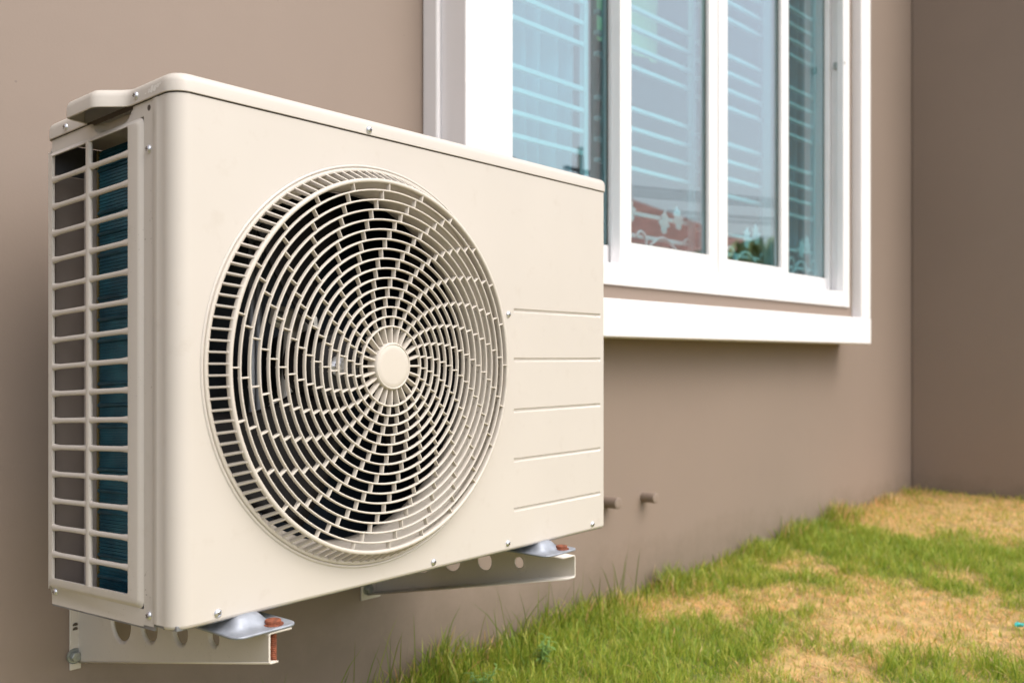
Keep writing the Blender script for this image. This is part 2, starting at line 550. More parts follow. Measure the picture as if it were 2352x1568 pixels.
# curtains
def curtain(x0, x1, y, label, fold=0.052, amp=0.026):
    n = max(24, int((x1 - x0) / fold * 12))
    P = []
    for i in range(n + 1):
        t_ = i / n; x = x0 + (x1 - x0) * t_
        ph = (x - x0) / fold * 2 * PI
        row = []
        for k, z in enumerate((EYE + 0.05, EYE + 0.4, EYE + 0.8, EYE + 1.2, EYE + 1.6)):
            s_ = 1.0 + 0.2 * math.sin(k * 1.7 + i * 0.05)
            row.append((x - x0, amp * s_ * (math.sin(ph) + 0.3 * math.sin(2.3 * ph + k)), z - EYE))
        P.append(row)
    m_ = MB(); m_.grid(P)
    o = m_.build('curtain', M['curtain'], None, smooth=True)
    o.location = (x0, y, EYE)
    tag(o, label, 'curtain', 'curtains inside the window')
    return o
curtain(0.80, 1.165, 0.068, 'pale pleated curtain behind the leftmost window pane, beside the white trim')
curtain(2.15, 2.43, 0.068, 'pale pleated curtain behind the narrow rightmost pane with the leaf ornament', fold=0.062)
m_ = MB()
P = []
for i in range(41):
    t_ = i / 40
    P.append([(0.27 * t_, 0.006 * math.sin(t_ * 22), 0.0), (0.27 * t_, 0.006 * math.sin(t_ * 22 + 0.3), 0.6)])
m_.grid(P)
o = m_.build('green_curtain', M['green_cloth'], None, smooth=True)
o.location = (1.33, 0.10, EYE + 0.80)
tag(o, 'short pale green cloth hanging high behind the second window pane', 'curtain')

# stub pipes
for px, pz, ln, rr in ((1.3877, EYE - 0.3435, 0.039, 0.0128), (1.233, EYE - 0.3386, 0.038, 0.0138)):
    a = MB()
    a.lathe([(0, 0.0), (rr, 0.0), (rr, ln - 0.001), (rr - 0.0015, ln), (rr * 0.5, ln), (0, ln)], (px, 0, pz), 'y', 24)
    hx(a).build('stub_pipe', M['wall'], house, angle=40)

# ------------------------------------------------------------------ air conditioner
AC = empty('air_conditioner', (-0.0946, -0.447, EYE - 0.277), R(2.81))
tag(AC, 'cream outdoor air conditioner unit with a round fan grille, hung on the wall', 'air conditioner')
W, H, D = 0.777, 0.548, 0.276
SH = 0.048
def shear(p): return Vector((p.x, p.y, p.z - SH * p.y))
FC = (0.2742, 0.0, 0.267)
HR = 0.2385

# --- front panel
fp = MB()
u0, u1, w0, w1 = 0.0195, 0.5385, 0.004, H - 0.0006
def ray_rect(a):
    dx, dz = math.cos(a), math.sin(a)
    ts = []
    if dx > 1e-9: ts.append((u1 - FC[0]) / dx)
    if dx < -1e-9: ts.append((u0 - FC[0]) / dx)
    if dz > 1e-9: ts.append((w1 - FC[2]) / dz)
    if dz < -1e-9: ts.append((w0 - FC[2]) / dz)
    t_ = min(ts)
    return (FC[0] + dx * t_, 0.0, FC[2] + dz * t_)
angs = sorted([2 * PI * k / 144 for k in range(144)] +
              [math.atan2(z - FC[2], x - FC[0]) % (2 * PI) for x in (u0, u1) for z in (w0, w1)])
ins = [(FC[0] + HR * math.cos(a), 0, FC[2] + HR * math.sin(a)) for a in angs]
ins2 = [(FC[0] + HR * math.cos(a), 0.012, FC[2] + HR * math.sin(a)) for a in angs]
outs = [ray_rect(a) for a in angs]
n = len(angs)
fp.add(ins + outs + ins2, [(k, (k+1) % n, n + (k+1) % n, n + k) for k in range(n)] +
       [(k, (k+1) % n, 2*n + (k+1) % n, 2*n + k) for k in range(n)])
# right part with five pressed grooves
ur = W - 0.007
us = [u1, 0.5405, 0.543, 0.7605, 0.763, ur]
ws = [w0]
GW = [0.057, 0.129, 0.2008, 0.2745, 0.346]
for gw in GW: ws += [gw - 0.0032, gw - 0.0012, gw + 0.0012, gw + 0.0030]
ws.append(w1)
P = []
for u in us:
    row = []
    for wv in ws:
        dep = 0.0
        if u in (0.543, 0.7605):
            for gw in GW:
                if abs(wv - gw) < 0.0015: dep = 0.0026
        row.append((u, dep, wv))
    P.append(row)
fp.grid(P)
# right rounded edge
rows = []
for k in range(7):
    a = PI / 2 * k / 6
    rows.append([(ur + 0.007 * math.sin(a), 0.007 - 0.007 * math.cos(a), z) for z in (w0, w1)])
rows.append([(W, 0.05, z) for z in (w0, w1)])
fp.grid(rows)
# left rounded corner with the small pressed line before the seam
rows = []
rc = 0.0195
for k in range(15):
    a = PI / 2 * k / 14
    rows.append([(u0 - rc * math.sin(a), rc - rc * math.cos(a), z - SH * max(0, rc - rc * math.cos(a))) for z in (w0, w1)])
for (uu, vv) in ((0.0, 0.0300), (-0.0005, 0.0308), (-0.0007, 0.0318), (-0.0005, 0.0395), (-0.0002, 0.0400), (0.002, 0.0402), (0.01, 0.0402)):
    rows.append([(uu, vv, z - SH * vv) for z in (w0, w1)])
fp.grid(rows)
# bottom fold
rows = []
def edge_path(zf, off):
    pts = []
    for k in range(8, -1, -1):
        a = PI / 2 * k / 8
        pts.append((u0 - (rc - off) * math.sin(a), rc - (rc - off) * math.cos(a)))
    for k in range(1, 40): pts.append((u0 + (ur - u0) * k / 40, off))
    for k in range(0, 5):
        a = PI / 2 * k / 4
        pts.append((ur + (0.007 - off) * math.sin(a), 0.007 - (0.007 - off) * math.cos(a)))
    return [(x, y, zf - SH * (y if x < u0 else 0)) for x, y in pts]
for zf, off in ((w0, 0.0), (0.0018, 0.0006), (0.0004, 0.0019), (0.0, 0.0040)):
    rows.append(edge_path(zf, off))
fp.grid(rows)
front_panel = fp.build('front_panel', M['cream'], AC, angle=40, flat=(0, 1, 0))

# --- fan grille
FG = empty('fan_grille', FC, 0, AC)      # local: x across, y into the unit, z up
def hprof(r): return 0.0285 - 0.0045 * (r / 0.226) ** 2
def ring_mesh(r, wd, dp, h, n=96):
    w2 = wd / 2
    prof = [(r - w2, h - dp), (r - w2, h - wd * 0.35), (r - w2 * 0.6, h - wd * 0.06), (r, h), (r + w2 * 0.6, h - wd * 0.06), (r + w2, h - wd * 0.35), (r + w2, h - dp)]
    m_ = MB(); m_.lathe(prof, (0, 0, 0), 'y', n, closed=True)
    return m_.mesh('ring', M['plastic'], angle=50)
RINGS = [0.0483 + 0.01172 * k for k in range(15)]
RIM = 0.2235
for r in RINGS:
    obj('ring', ring_mesh(r, 0.0022, 0.0044, hprof(r), 64 if r < 0.1 else 112), FG)
# rim
m_ = MB(); m_.lathe([(0.2214, 0.0165), (0.2213, 0.0225), (0.2221, 0.0240), (0.2234, 0.0245), (0.2256, 0.0240), (0.2264, 0.0229), (0.2266, 0.0205), (0.2252, 0.0165)], (0, 0, 0), 'y', 144, closed=True)
m_.build('rim', M['plastic'], FG, angle=45)
# outer flange seated on the panel
m_ = MB(); m_.lathe([(0.2362, -0.012), (0.2360, 0.0010), (0.2366, 0.0021), (0.2376, 0.0026), (0.2398, 0.0026), (0.2408, 0.0019), (0.2412, 0.0004), (0.2412, -0.0005)], (0, 0, 0), 'y', 160)
m_.build('outer_flange', M['plastic'], FG, angle=45)
# recessed groove line round the flange
m_ = MB(); m_.lathe([(0.2415, 0.0003), (0.2424, 0.0015), (0.2438, 0.0016), (0.2450, 0.0003)], (0, 0, 0), 'y', 160)
m_.build('panel_bead', M['cream'], FG, angle=60)
# hub cap
m_ = MB(); m_.lathe([(0.0262, 0.014), (0.0287, 0.0150), (0.0287, 0.0280), (0.0281, 0.0297), (0.0270, 0.0305), (0.0263, 0.0303), (0.0259, 0.0296), (0.0253, 0.0300), (0.020, 0.0302), (0.0, 0.0303)], (0, 0, 0), 'y', 64)
m_.build('hub_cap', M['plastic'], FG, angle=35)
# spokes
def spoke_mesh(ln, wd, dp):
    m2 = MB()
    w2 = wd / 2
    sec = [(-w2, -dp), (-w2, -wd * 0.35), (-w2 * 0.5, -wd * 0.05), (w2 * 0.5, -wd * 0.05), (w2, -wd * 0.35), (w2, -dp)]
    P = []
    for z in (0, ln):
        P.append([(x, -hh, z) for x, hh in sec] + [(sec[0][0], -sec[0][1], z)])
    m2.grid(P)
    return m2.mesh('spoke', M['plastic'], angle=50)
spoke_short = spoke_mesh(0.01172, 0.0018, 0.0064)
spoke_long = spoke_mesh(0.0203, 0.0028, 0.0090)
stuff = MB()
bounds = [0.0285] + RINGS + [RIM]
for k in range(16):
    r0, r1 = bounds[k], bounds[k + 1]
    for j in range(24):
        a = R(3.0 * (k - 15) + 15 * j)
        hh = (hprof(r0) + hprof(r1)) / 2 - 0.0006
        if 1 <= k <= 3 or (k == 4 and j >= 12):      # the small innermost ones, joined
            src = spoke_short
            rot = Matrix.Rotation(a, 4, 'Y')
            mat = Matrix.Translation((r0 * math.sin(a), -hh, r0 * math.cos(a))) @ rot
            stuff.add([mat @ v.co for v in src.vertices], [tuple(p.vertices) for p in src.polygons])
            continue
        o = obj('spoke', spoke_long if k == 0 else spoke_short, FG)
        o.location = (r0 * math.sin(a), -hh, r0 * math.cos(a))
        o.rotation_euler = (0, a, 0)
o = stuff.build('inner_spokes', M['plastic'], FG, angle=50); o['kind'] = 'stuff'
# slats between flange and rim
sm = MB()
w2 = 0.0011
pts = [(0.2385, 0.0020), (0.2360, 0.0062), (0.2272, 0.0228), (0.2255, 0.0232), (0.2245, 0.0185), (0.2330, 0.0010), (0.2370, -0.005)]
vs = [(-w2, -h_, r_) for r_, h_ in pts] + [(w2, -h_, r_) for r_, h_ in pts]
k_ = len(pts)
sm.add(vs, [tuple(range(k_)), tuple(range(2*k_-1, k_-1, -1))] + [(i, (i+1) % k_, k_ + (i+1) % k_, k_ + i) for i in range(k_)])
slat_me = sm.mesh('slat', M['plastic'])
bmx = bmesh.new(); bmx.from_mesh(slat_me)
bmesh.ops.bevel(bmx, geom=[e for e in bmx.edges], offset=0.0004, segments=1, affect='EDGES'); bmx.to_mesh(slat_me); bmx.free()
for j in range(120):
    a = R(3.0 * j + 1.0)
    o = obj('slat', slat_me, FG); o.rotation_euler = (0, a, 0)

# --- inside: shroud, fan, motor, coil
m_ = MB(); m_.lathe([(0.2362, -0.012), (0.229, -0.022), (0.2225, -0.034), (0.2195, -0.048), (0.2195, -0.066), (0.2215, -0.0665)], FC, 'y', 112)
m_.build('bell_mouth', M['plastic'], AC, smooth=True)
FAN = empty('fan', (FC[0], 0.075, FC[2]), 0, AC)
m_ = MB(); m_.lathe([(0.0, 0.006), (0.006, 0.006), (0.0065, 0.0), (0.012, 0.0), (0.040, -0.003), (0.046, -0.010), (0.048, -0.05), (0.0, -0.05)], (0, 0, 0), 'y', 40)
m_.build('fan_hub', M['hub_dark'], FAN, angle=40)
m_ = MB(); m_.lathe([(0.0, 0.012), (0.0055, 0.012), (0.0065, 0.011), (0.0065, 0.004), (0.0125, 0.0035), (0.0125, 0.002), (0.0, 0.002)], (0, 0, 0), 'y', 6)
m_.lathe([(0.0, 0.0036), (0.013, 0.0036), (0.013, 0.0015)], (0, 0, 0), 'y', 24)
m_.build('fan_nut', M['screw'], FAN)
for b_ in range(3):
    P = []
    for i in range(15):
        t_ = i / 14
        r = 0.040 + 0.168 * t_
        span = R(42 + 18 * t_)
        lead = R(-8 + 22 * t_ ** 1.3)
        row = []
        for j in range(13):
            s_ = j / 12
            a = lead + span * (s_ - 0.5) + R(-24 + 120 * b_)
            dep = -0.028 + 0.065 * s_ + 0.010 * math.sin(PI * s_) + 0.01 * t_
            row.append((r * math.sin(a), dep, r * math.cos(a)))
        P.append(row)
    m_ = MB(); m_.grid(P)
    m_.build('blade', M['blade'], FAN, smooth=True, solid=0.003)
# motor on its bracket
MO = empty('fan_motor', (FC[0] + 0.018, 0.150, FC[2]), 0, AC)
m_ = MB(); m_.lathe([(0, 0.02), (0.020, 0.02), (0.022, 0.012), (0.040, 0.010), (0.044, 0.002), (0.044, -0.05), (0, -0.05)], (0, 0, 0), 'y', 36)
m_.build('motor_case', M['hub_dark'], MO, angle=40)
m_ = MB()
for (x0_, z0_, x1_, z1_, wd) in ((-0.034, -0.062, -0.034, 0.066, 0.032), (-0.030, 0.052, -0.080, 0.066, 0.018), (-0.030, -0.048, -0.080, -0.062, 0.018)):
    d_ = Vector((x1_ - x0_, 0, z1_ - z0_)); nrm = Vector((-d_.z, 0, d_.x)).normalized() * wd
    a0 = Vector((x0_, -0.03, z0_)); a1 = Vector((x1_, -0.03, z1_)); bk = Vector((0, 0.014, 0))
    m_.add([a0 - nrm, a1 - nrm * 0.7, a1 + nrm * 0.7, a0 + nrm, a0 - nrm + bk, a1 - nrm * 0.7 + bk, a1 + nrm * 0.7 + bk, a0 + nrm + bk],
           [(0,1,2,3), (4,7,6,5), (0,4,5,1), (1,5,6,2), (2,6,7,3), (3,7,4,0)])
m_.build('motor_mount', M['motor'], MO, bevel=0.004)
for zz in (0.062, -0.058):
    m_ = MB(); m_.lathe([(0, 0.006), (0.006, 0.006), (0.0075, 0.003), (0.0075, 0)], (-0.074, -0.030, zz), 'y', 12)
    m_.build('mount_screw', M['hex'], MO, smooth=True)
m_ = MB()
for ux in (-0.098, -0.108): m_.tube([(ux, -0.02, -0.24), (ux, -0.02, 0.24)], 0.004, 8)
m_.build('mount_rail', M['zinc'], MO, smooth=True)

# coil: back leg + side leg, with fin lines and tubes
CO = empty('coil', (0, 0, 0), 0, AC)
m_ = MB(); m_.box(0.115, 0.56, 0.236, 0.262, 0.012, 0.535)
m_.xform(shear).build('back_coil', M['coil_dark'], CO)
m_ = MB()
nz = 260
for k in range(nz):                      # side leg: horizontal louvred strips stand for the fin pack seen edge on
    z = 0.014 + (0.530 - 0.014) * k / nz
    dz = (0.516 / nz)
    m_.box(0.036 - 0.0008 * (k % 2), 0.058, 0.082, 0.2215, z, z + dz * 0.82)
o = m_.xform(shear).build('fin_pack', M['coil'], CO); o['kind'] = 'stuff'
m_ = MB(); m_.box(0.038, 0.056, 0.080, 0.2215, 0.012, 0.533)
m_.xform(shear).build('coil_core', M['coil'], CO)
rows_t = [0.030 + 0.0252 * k for k in range(20)]
tm = None
for z in rows_t:
    m_ = MB(); m_.tube([(0.0355, 0.084, z - SH * 0.084), (0.0355, 0.222, z - SH * 0.222)], 0.0026, 8)
    m_.build('coil_tube', M['coil'], CO, smooth=True)
m_ = MB(); m_.box(0.0345, 0.058, 0.2222, 0.2262, 0.012, 0.533)
m_.xform(shear).build('coil_edge', M['coil_edge'], CO)
m_ = MB(); m_.box(0.030, 0.060, 0.2300, 0.2325, 0.004, 0.512); m_.box(0.030, 0.0318, 0.2325, 0.2480, 0.004, 0.512)
m_.xform(shear).build('end_plate', M['post'], CO)
for z in (0.335, 0.300, 0.165, 0.12):
    m_ = MB()
    pts = [(0.062 + 0.012 * math.cos(a), 0.242, z - SH * 0.23 + 0.012 * math.sin(a)) for a in [PI * (0.5 - k / 8) for k in range(9)]]
    m_.tube(pts, 0.004, 8); m_.build('return_bend', M['pipe'], CO, smooth=True)

# --- casing: right side, base, inside partition, rear post
m_ = MB(); m_.box(W - 0.0016, W - 0.0004, 0.0505, D, 0.001, H)
m_.xform(lambda p: Vector((p.x, p.y, p.z - SH * (p.y - 0.05)))).build('right_panel', M['cream'], AC)
m_ = MB(); m_.box(0.57, 0.572, 0.02, D - 0.01, 0.004, H - 0.006)
m_.xform(shear).build('partition', M['inner'], AC)
m_ = MB()
m_.box(0.005, W - 0.004, 0.004, D - 0.003, -0.001, 0.0045)
m_.box(0.004, 0.006, 0.043, D - 0.002, -0.0052, 0.0020)
m_.box(0.006, 0.40, 0.030, 0.0316, -0.0025, -0.001)
m_.xform(shear).build('base_pan', M['dark_pan'], AC, bevel=0.0006)
m_ = MB(); m_.box(0.57, W - 0.003, D - 0.004, D - 0.002, 0.004, H - 0.004)
m_.xform(shear).build('rear_panel', M['cream'], AC)
m_ = MB(); m_.box(0.004, 0.046, 0.2655, 0.2670, 0.004, 0.507)
m_.xform(shear).build('rear_corner_sheet', M['rear'], AC)
m_ = MB(); m_.box(0.004, 0.115, 0.2655, 0.2670, 0.5075, 0.545)  # dark strip added to stand for the shade below the lid
m_.xform(shear).build('rear_top_shade_strip', M['inner'], AC)

# --- side panel: flat surround and raised grille frame
sp = MB()
VA, VB = 0.0412, 0.2690
RV, RB, RT = 0.061, 0.0165, 0.5335       # raised field limits
us_ = 0.0016
up = -0.0026
# flat strip beside the seam, bottom strip
NV = 60
def sstep(x):
    x = max(0.0, min(1.0, x)); return x * x * (3 - 2 * x)
def pocket(v, wv):
    a = sstep(1.25 - abs((v - 0.128) / 0.046) ** 2.2 * 1.1)
    return 0.011 * sstep((wv - (0.5480 - 0.0145 * a)) / 0.006) * a
grid = []
for i in range(NV + 1):
    v = VA + (VB - VA) * i / NV
    grid.append([(us_ + pocket(v, wv), v, wv) for wv in [RT + (0.5485 - RT) * q / 14 for q in range(15)]])
sp.grid(grid)
sp.grid([[(us_, v, wv) for wv in (0.0, RT)] for v in (VA, RV)])
sp.grid([[(us_, v, wv) for wv in (-0.002, RB)] for v in (RV, VB)])
# raised field: sloping shoulder, rounded crest, window
i0, i1 = 0.0861, 0.2600
z0_, z1_ = 0.0295, 0.528
c1 = 0.004
def rr_path(v0, v1, z0, z1, r, back):
    pts = []
    for (cx_, cz_, a0) in ((v0 + r, z0 + r, PI), (v0 + r, z1 - r, PI / 2)):
        for k in range(7):
            a = a0 + (PI / 2 * k / 6 if a0 == PI else 0)
            if a0 == PI: pts.append((cx_ + r * math.cos(PI + PI / 2 * (6 - k) / 6), cz_ + r * math.sin(PI + PI / 2 * (6 - k) / 6)))
            else: pts.append((cx_ + r * math.cos(PI - PI / 2 * k / 6), cz_ + r * math.sin(PI - PI / 2 * k / 6)))
    return [(v1, z0)] + pts + [(v1, z1)]
L_out = rr_path(RV, VB, RB, RT, 0.008, True)
L_1 = rr_path(RV + 0.0028, VB, RB + 0.0028, RT - 0.0028, 0.007, True)
L_2 = rr_path(RV + 0.0044, VB, RB + 0.0044, RT - 0.0044, 0.006, True)
L_3 = rr_path(RV + 0.0075, VB, RB + 0.0062, RT - 0.0062, 0.005, True)
L_in = rr_path(i0, i1, z0_, z1_, 0.004, True)
rows = [[(us_, v, z) for v, z in L_out], [(us_ - 0.0022, v, z) for v, z in L_1], [(up + 0.0006, v, z) for v, z in L_2], [(up, v, z) for v, z in L_3],
        [(up, v, z) for v, z in L_in], [(up + 0.0009, v + 0.0008, z) for v, z in L_in], [(up + 0.0032, v + 0.001, z) for v, z in L_in]]
sp.grid(rows)
# rear stile of the raised field and return at the back edge
sp.grid([[(up + 0.0032, i1, z) for z in (z0_, z1_)], [(up, i1, z) for z in (z0_, z1_)], [(up, VB, z) for z in (RB, RT)], [(up + 0.003, VB + 0.002, z) for z in (RB, RT)], [(us_ + 0.004, VB + 0.002, z) for z in (-0.002, 0.5485)]])
sp.xform(shear)
sp.build('side_panel', M['cream_side'], AC, angle=45, merge=0.00002)
# bars of the side grille
def bar_mesh(v0, v1):
    m2 = MB()
    sec = [(-0.0004, -0.0030), (-0.0018, -0.0026), (-0.0027, -0.0012), (-0.0027, 0.0012), (-0.0018, 0.0026), (-0.0004, 0.0030), (0.0010, 0.0026), (0.0010, -0.0026)]
    P = []
    nseg = 10
    for i in range(nseg + 1):
        v = v0 + (v1 - v0) * i / nseg
        # bars thicken into the frame and the divider
        dmin = min(abs(v - v0), abs(v - v1), abs(v - 0.1745) - 0.006 if abs(v - 0.1745) > 0.006 else 0)
        k = 1.0 + 0.45 * math.exp(-max(0, dmin) / 0.0025)
        row = [(du, v - v0, dz * k - SH * (v - v0)) for du, dz in sec]
        P.append(row + [row[0]])
    m2.grid(P)
    return m2.mesh('grille_bar', M['cream_side'], angle=60)
bm_ = bar_mesh(i0 - 0.001, i1 + 0.001)
pitch = (z1_ - z0_ + 0.006) / 16
for k in range(1, 16):
    z = z0_ - 0.003 + pitch * k
    o = obj('grille_bar', bm_, AC); o.location = (0.0, i0 - 0.001, z - SH * (i0 - 0.001))
m_ = MB()
sec = [(-0.0004, -0.0055), (-0.0020, -0.0050), (-0.0030, -0.0030), (-0.0030, 0.0030), (-0.0020, 0.0050), (-0.0004, 0.0055), (0.0012, 0.005), (0.0012, -0.005)]
P = []
for z in (z0_ - 0.001, z1_ + 0.001):
    row = [(du, 0.1745 + dv, z - SH * (0.1745 + dv)) for du, dv in sec]
    P.append(row + [row[0]])
m_.grid(P)
m_.build('grille_divider', M['cream_side'], AC, angle=60)

# --- lid with handle
def lid_outline():
    pts = []
    ov = 0.0018
    r = 0.0215
    a0 = -ov; b0 = -ov
    # start at front right, go left along the front, round the corner, back along the left side, close along the back
    pts += [(W + ov - 0.008, b0)] + [(W - 0.008 - (W - 0.008 - (a0 + r)) * k / 30, b0) for k in range(1, 30)]
    for k in range(13):
        a = PI / 2 * k / 12
        pts.append((a0 + r - r * math.sin(a), b0 + r - r * math.cos(a)))
    n = 90
    for k in range(1, n + 1):
        v = b0 + r + (D + 0.002 - 0.012 - b0 - r) * k / n
        f = 0.0
        va, vb, vc, vd = 0.082, 0.118, 0.172, 0.1785
        if va < v < vb: x = (v - va) / (vb - va); f = x * x * (3 - 2 * x)
        elif vb <= v <= vc: f = 1.0
        elif vc < v < vd: x = (vd - v) / (vd - vc); f = x ** 0.5
        pts.append((a0 - 0.026 * f, v))
    for k in range(1, 7):
        a = PI / 2 * k / 6
        pts.append((a0 + 0.012 - 0.012 * math.cos(a), D + 0.002 - 0.012 + 0.012 * math.sin(a)))
    pts += [(W - 0.01, D + 0.002), (W + ov, D - 0.006), (W + ov, b0 + 0.008), (W + ov - 0.0023, b0 + 0.0023)]
    return pts
OL = lid_outline()
def inset(pts, d):
    out = []
    n = len(pts)
    for i in range(n):
        p0 = Vector((*pts[i-1], 0)); p1 = Vector((*pts[i], 0)); p2 = Vector((*pts[(i+1) % n], 0))
        t1 = (p1 - p0).normalized(); t2 = (p2 - p1).normalized()
        nn = (Vector((t1.y, -t1.x, 0)) + Vector((t2.y, -t2.x, 0)))
        nn = nn.normalized() if nn.length > 1e-9 else Vector((t1.y, -t1.x, 0))
        out.append((p1.x + nn.x * d, p1.y + nn.y * d))
    return out
z_l = H + 0.0006
lev = [(0.0025, z_l + 0.0006), (0.0008, z_l), (0.0, z_l + 0.0006), (0.0, z_l + 0.011), (0.0008, z_l + 0.0145), (0.0026, z_l + 0.0175), (0.0052, z_l + 0.0195), (0.0085, z_l + 0.0203)]
ld = MB()
# winding: front goes left (-x): outward normal is -y; inset must move to +y
rows = []
area = sum(OL[i][0] * OL[(i+1) % len(OL)][1] - OL[(i+1) % len(OL)][0] * OL[i][1] for i in range(len(OL)))
sg = -1 if area > 0 else 1
for d_, z in lev:
    ip = inset(OL, sg * d_)
    rows.append([(x, y, z) for x, y in ip] + [(ip[0][0], ip[0][1], z)])
ld.grid(rows)
ld.add([p for p in rows[-1][:-1]], [tuple(range(len(rows[-1]) - 1))])
# handle hangs a touch lower than the seam
def lidx(p):
    q = shear(p)
    if p.y < 0.02 and p.x > 0.03: q = Vector((p.x, p.y, p.z))
    return q
ld.v = [(x, y, z - SH * max(0.0, y)) for x, y, z in ld.v]
lid = ld.build('lid', M['cream'], AC, angle=45, merge=0.00001)
# dark strip standing for the shade in the seam under the lid
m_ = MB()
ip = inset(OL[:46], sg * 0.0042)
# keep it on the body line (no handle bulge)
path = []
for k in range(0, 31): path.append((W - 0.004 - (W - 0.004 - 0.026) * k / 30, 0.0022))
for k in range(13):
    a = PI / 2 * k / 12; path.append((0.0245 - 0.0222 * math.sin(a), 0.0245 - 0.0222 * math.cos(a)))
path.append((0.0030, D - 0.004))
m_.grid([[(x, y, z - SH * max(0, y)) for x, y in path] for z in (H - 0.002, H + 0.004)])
m_.build('lid_seam_shade', M['slot'], AC)

# --- screws
def screw_mesh(r=0.0046):
    m2 = MB()
    m2.lathe([(0.0, r * 0.62), (r * 0.35, r * 0.60), (r * 0.7, r * 0.46), (r * 0.92, r * 0.25), (r, 0.0), (r * 0.95, -0.001)], (0, 0, 0), 'y', 20)
    me = m2.mesh('screw', M['screw'], smooth=True)
    return me
def cross_mesh(r=0.0046):
    m2 = MB()
    for a in (0.3, 0.3 + PI / 2):
        c_, s_ = math.cos(a), math.sin(a)
        l_, w_ = r * 0.52, r * 0.11
        h0, h1 = r * 0.50, r * 0.66
        vs = []
        for hh in (h0, h1):
            for (p, q) in ((-l_, -w_), (l_, -w_), (l_, w_), (-l_, w_)): vs.append((p * c_ - q * s_, -hh + 0.0000 * p, p * s_ + q * c_))
        m2.add(vs, [(0,1,2,3),(4,5,6,7),(0,1,5,4),(1,2,6,5),(2,3,7,6),(3,0,4,7)])
    return m2.mesh('screw_slot', M['slot'])
SCM, SCX = screw_mesh(), cross_mesh()
def screw(u, v, wv, side, rot=0.0, sc=1.0):
    o = obj('screw', SCM, AC); o.location = (u, v, wv); o.scale = (sc,) * 3
    o.rotation_euler = (0, rot, R(-90) if side else 0)
    c = obj('screw_slot', SCX, o)
def front_uv(x, y):
    Z = 2459.4 / (2969 - x)
    return (Z - 0.9574) / 0.7723, (822 - y) / 2180 * Z + 0.277
for (x, y) in ((1167, 722), (1360, 1203), (1166, 1247), (995, 1290), (500, 1407)):
    u, wv = front_uv(x, y)
    screw(u, -0.0004, wv, False, random.uniform(0, 1.5))
u, wv = front_uv(845, 299)
screw(u, -0.0022, wv, False, 0.4)
def side_vw(x, y):
    k = (x - 1176) / 2180
    v = (-0.3408 - 0.9574 * k) / (0.7722 + 0.6353 * k)
    Z = 0.9574 + 0.6353 * v
    return v, (822 - y) / 2180 * Z + 0.277
for (x, y) in ((339, 342), (125, 1358), (340, 1413)):
    v, wv = side_vw(x, y)
    screw(us_ - 0.0003, v, wv, True, random.uniform(0, 1.5))
for (x, y) in ((316, 221), (155, 293)):
    v, wv = side_vw(x, y)
    screw(-0.0019, v, wv, True, random.uniform(0, 1.5), 0.95)
v, wv = side_vw(339, 247)
m_ = MB(); m_.lathe([(0, 0.0003), (0.0026, 0.0003), (0.0032, 0.0001)], (us_, v, wv), 'x', 14)
m_.build('screw_hole', M['slot'], AC)

# light scuffs on the lid beside the corner
m_ = MB()
for (x, y, w_, h_) in ((338, 216, 2, 3), (346, 209, 2.5, 8), (352, 204, 4, 15), (359, 202, 5, 13), (366, 196, 5, 9), (371, 192, 4, 5)):
    q = []
    for dx, dy in ((-w_, h_ * 0.6), (w_ * 0.2, h_ * 0.7), (w_ * 1.1, -h_ * 0.5), (-w_ * 0.1, -h_ * 0.4)):
        v, wv = side_vw(x + dx, y + dy); q.append((-0.00195, v, wv))
    m_.add(q, [(0, 1, 2, 3)])
m_.build('paint_scuff', simple('scuffed_paint', (0.84, 0.81, 0.76), 0.6), AC)
# --- feet
def foot(u, v):
    f = empty('foot', (u, v, -0.0165), 0, AC)
    P = []
    nu, nv = 36, 26
    for i in range(nu + 1):
        x = -0.052 + 0.080 * i / nu
        row = []
        for j in range(nv + 1):
            y = -0.031 + 0.076 * j / nv
            # rounded front corners
            rr_ = 0.013
            yy = y
            for cx_, sgn in ((-0.052 + rr_, -1), (0.028 - rr_, 1)):
                if (x - cx_) * sgn > 0:
                    lim = -0.031 + rr_ - math.sqrt(max(0, rr_**2 - (x - cx_)**2))
                    yy = lim + (0.045 - lim) * j / nv
            a = 1 / (1 + math.exp(-(yy + 0.008 + 0.12 * (x + 0.012) * (1 if x > 0 else 0)) / 0.0024))
            b_ = 1 / (1 + math.exp((abs(x + 0.018) - 0.019) / 0.0028))
            row.append((x, yy, 0.0030 + 0.0150 * a * b_))
        P.append(row)
    m2 = MB(); m2.grid(P)
    m2.build('foot_plate', M['zinc'], f, smooth=True, solid=0.0025)
    m2 = MB()
    m2.lathe([(0.0, 0.0100), (0.0080, 0.0098), (0.0088, 0.0090), (0.0088, 0.0046), (0.0, 0.0046)], (0.005, -0.015, 0), 'z', 18)
    m2.lathe([(0.0, 0.0056), (0.0115, 0.0056), (0.0115, 0.0040), (0.0, 0.0040)], (0.005, -0.015, 0), 'z', 24)
    m2.build('bolt_head', M['rust'], f, bevel=0.0005)
    m2 = MB()
    prof = []
    for k in range(36):
        prof.append((0.0042 if k % 2 else 0.0036, 0.004 - 0.0011 * k))
    m2.lathe([(0, 0.004)] + prof + [(0, prof[-1][1])], (0.005, -0.015, 0), 'z', 12)
    m2.build('bolt_shank', M['rust'], f, angle=20)
    return f
foot(0.104, 0.0); foot(0.104 + 0.527, 0.0)

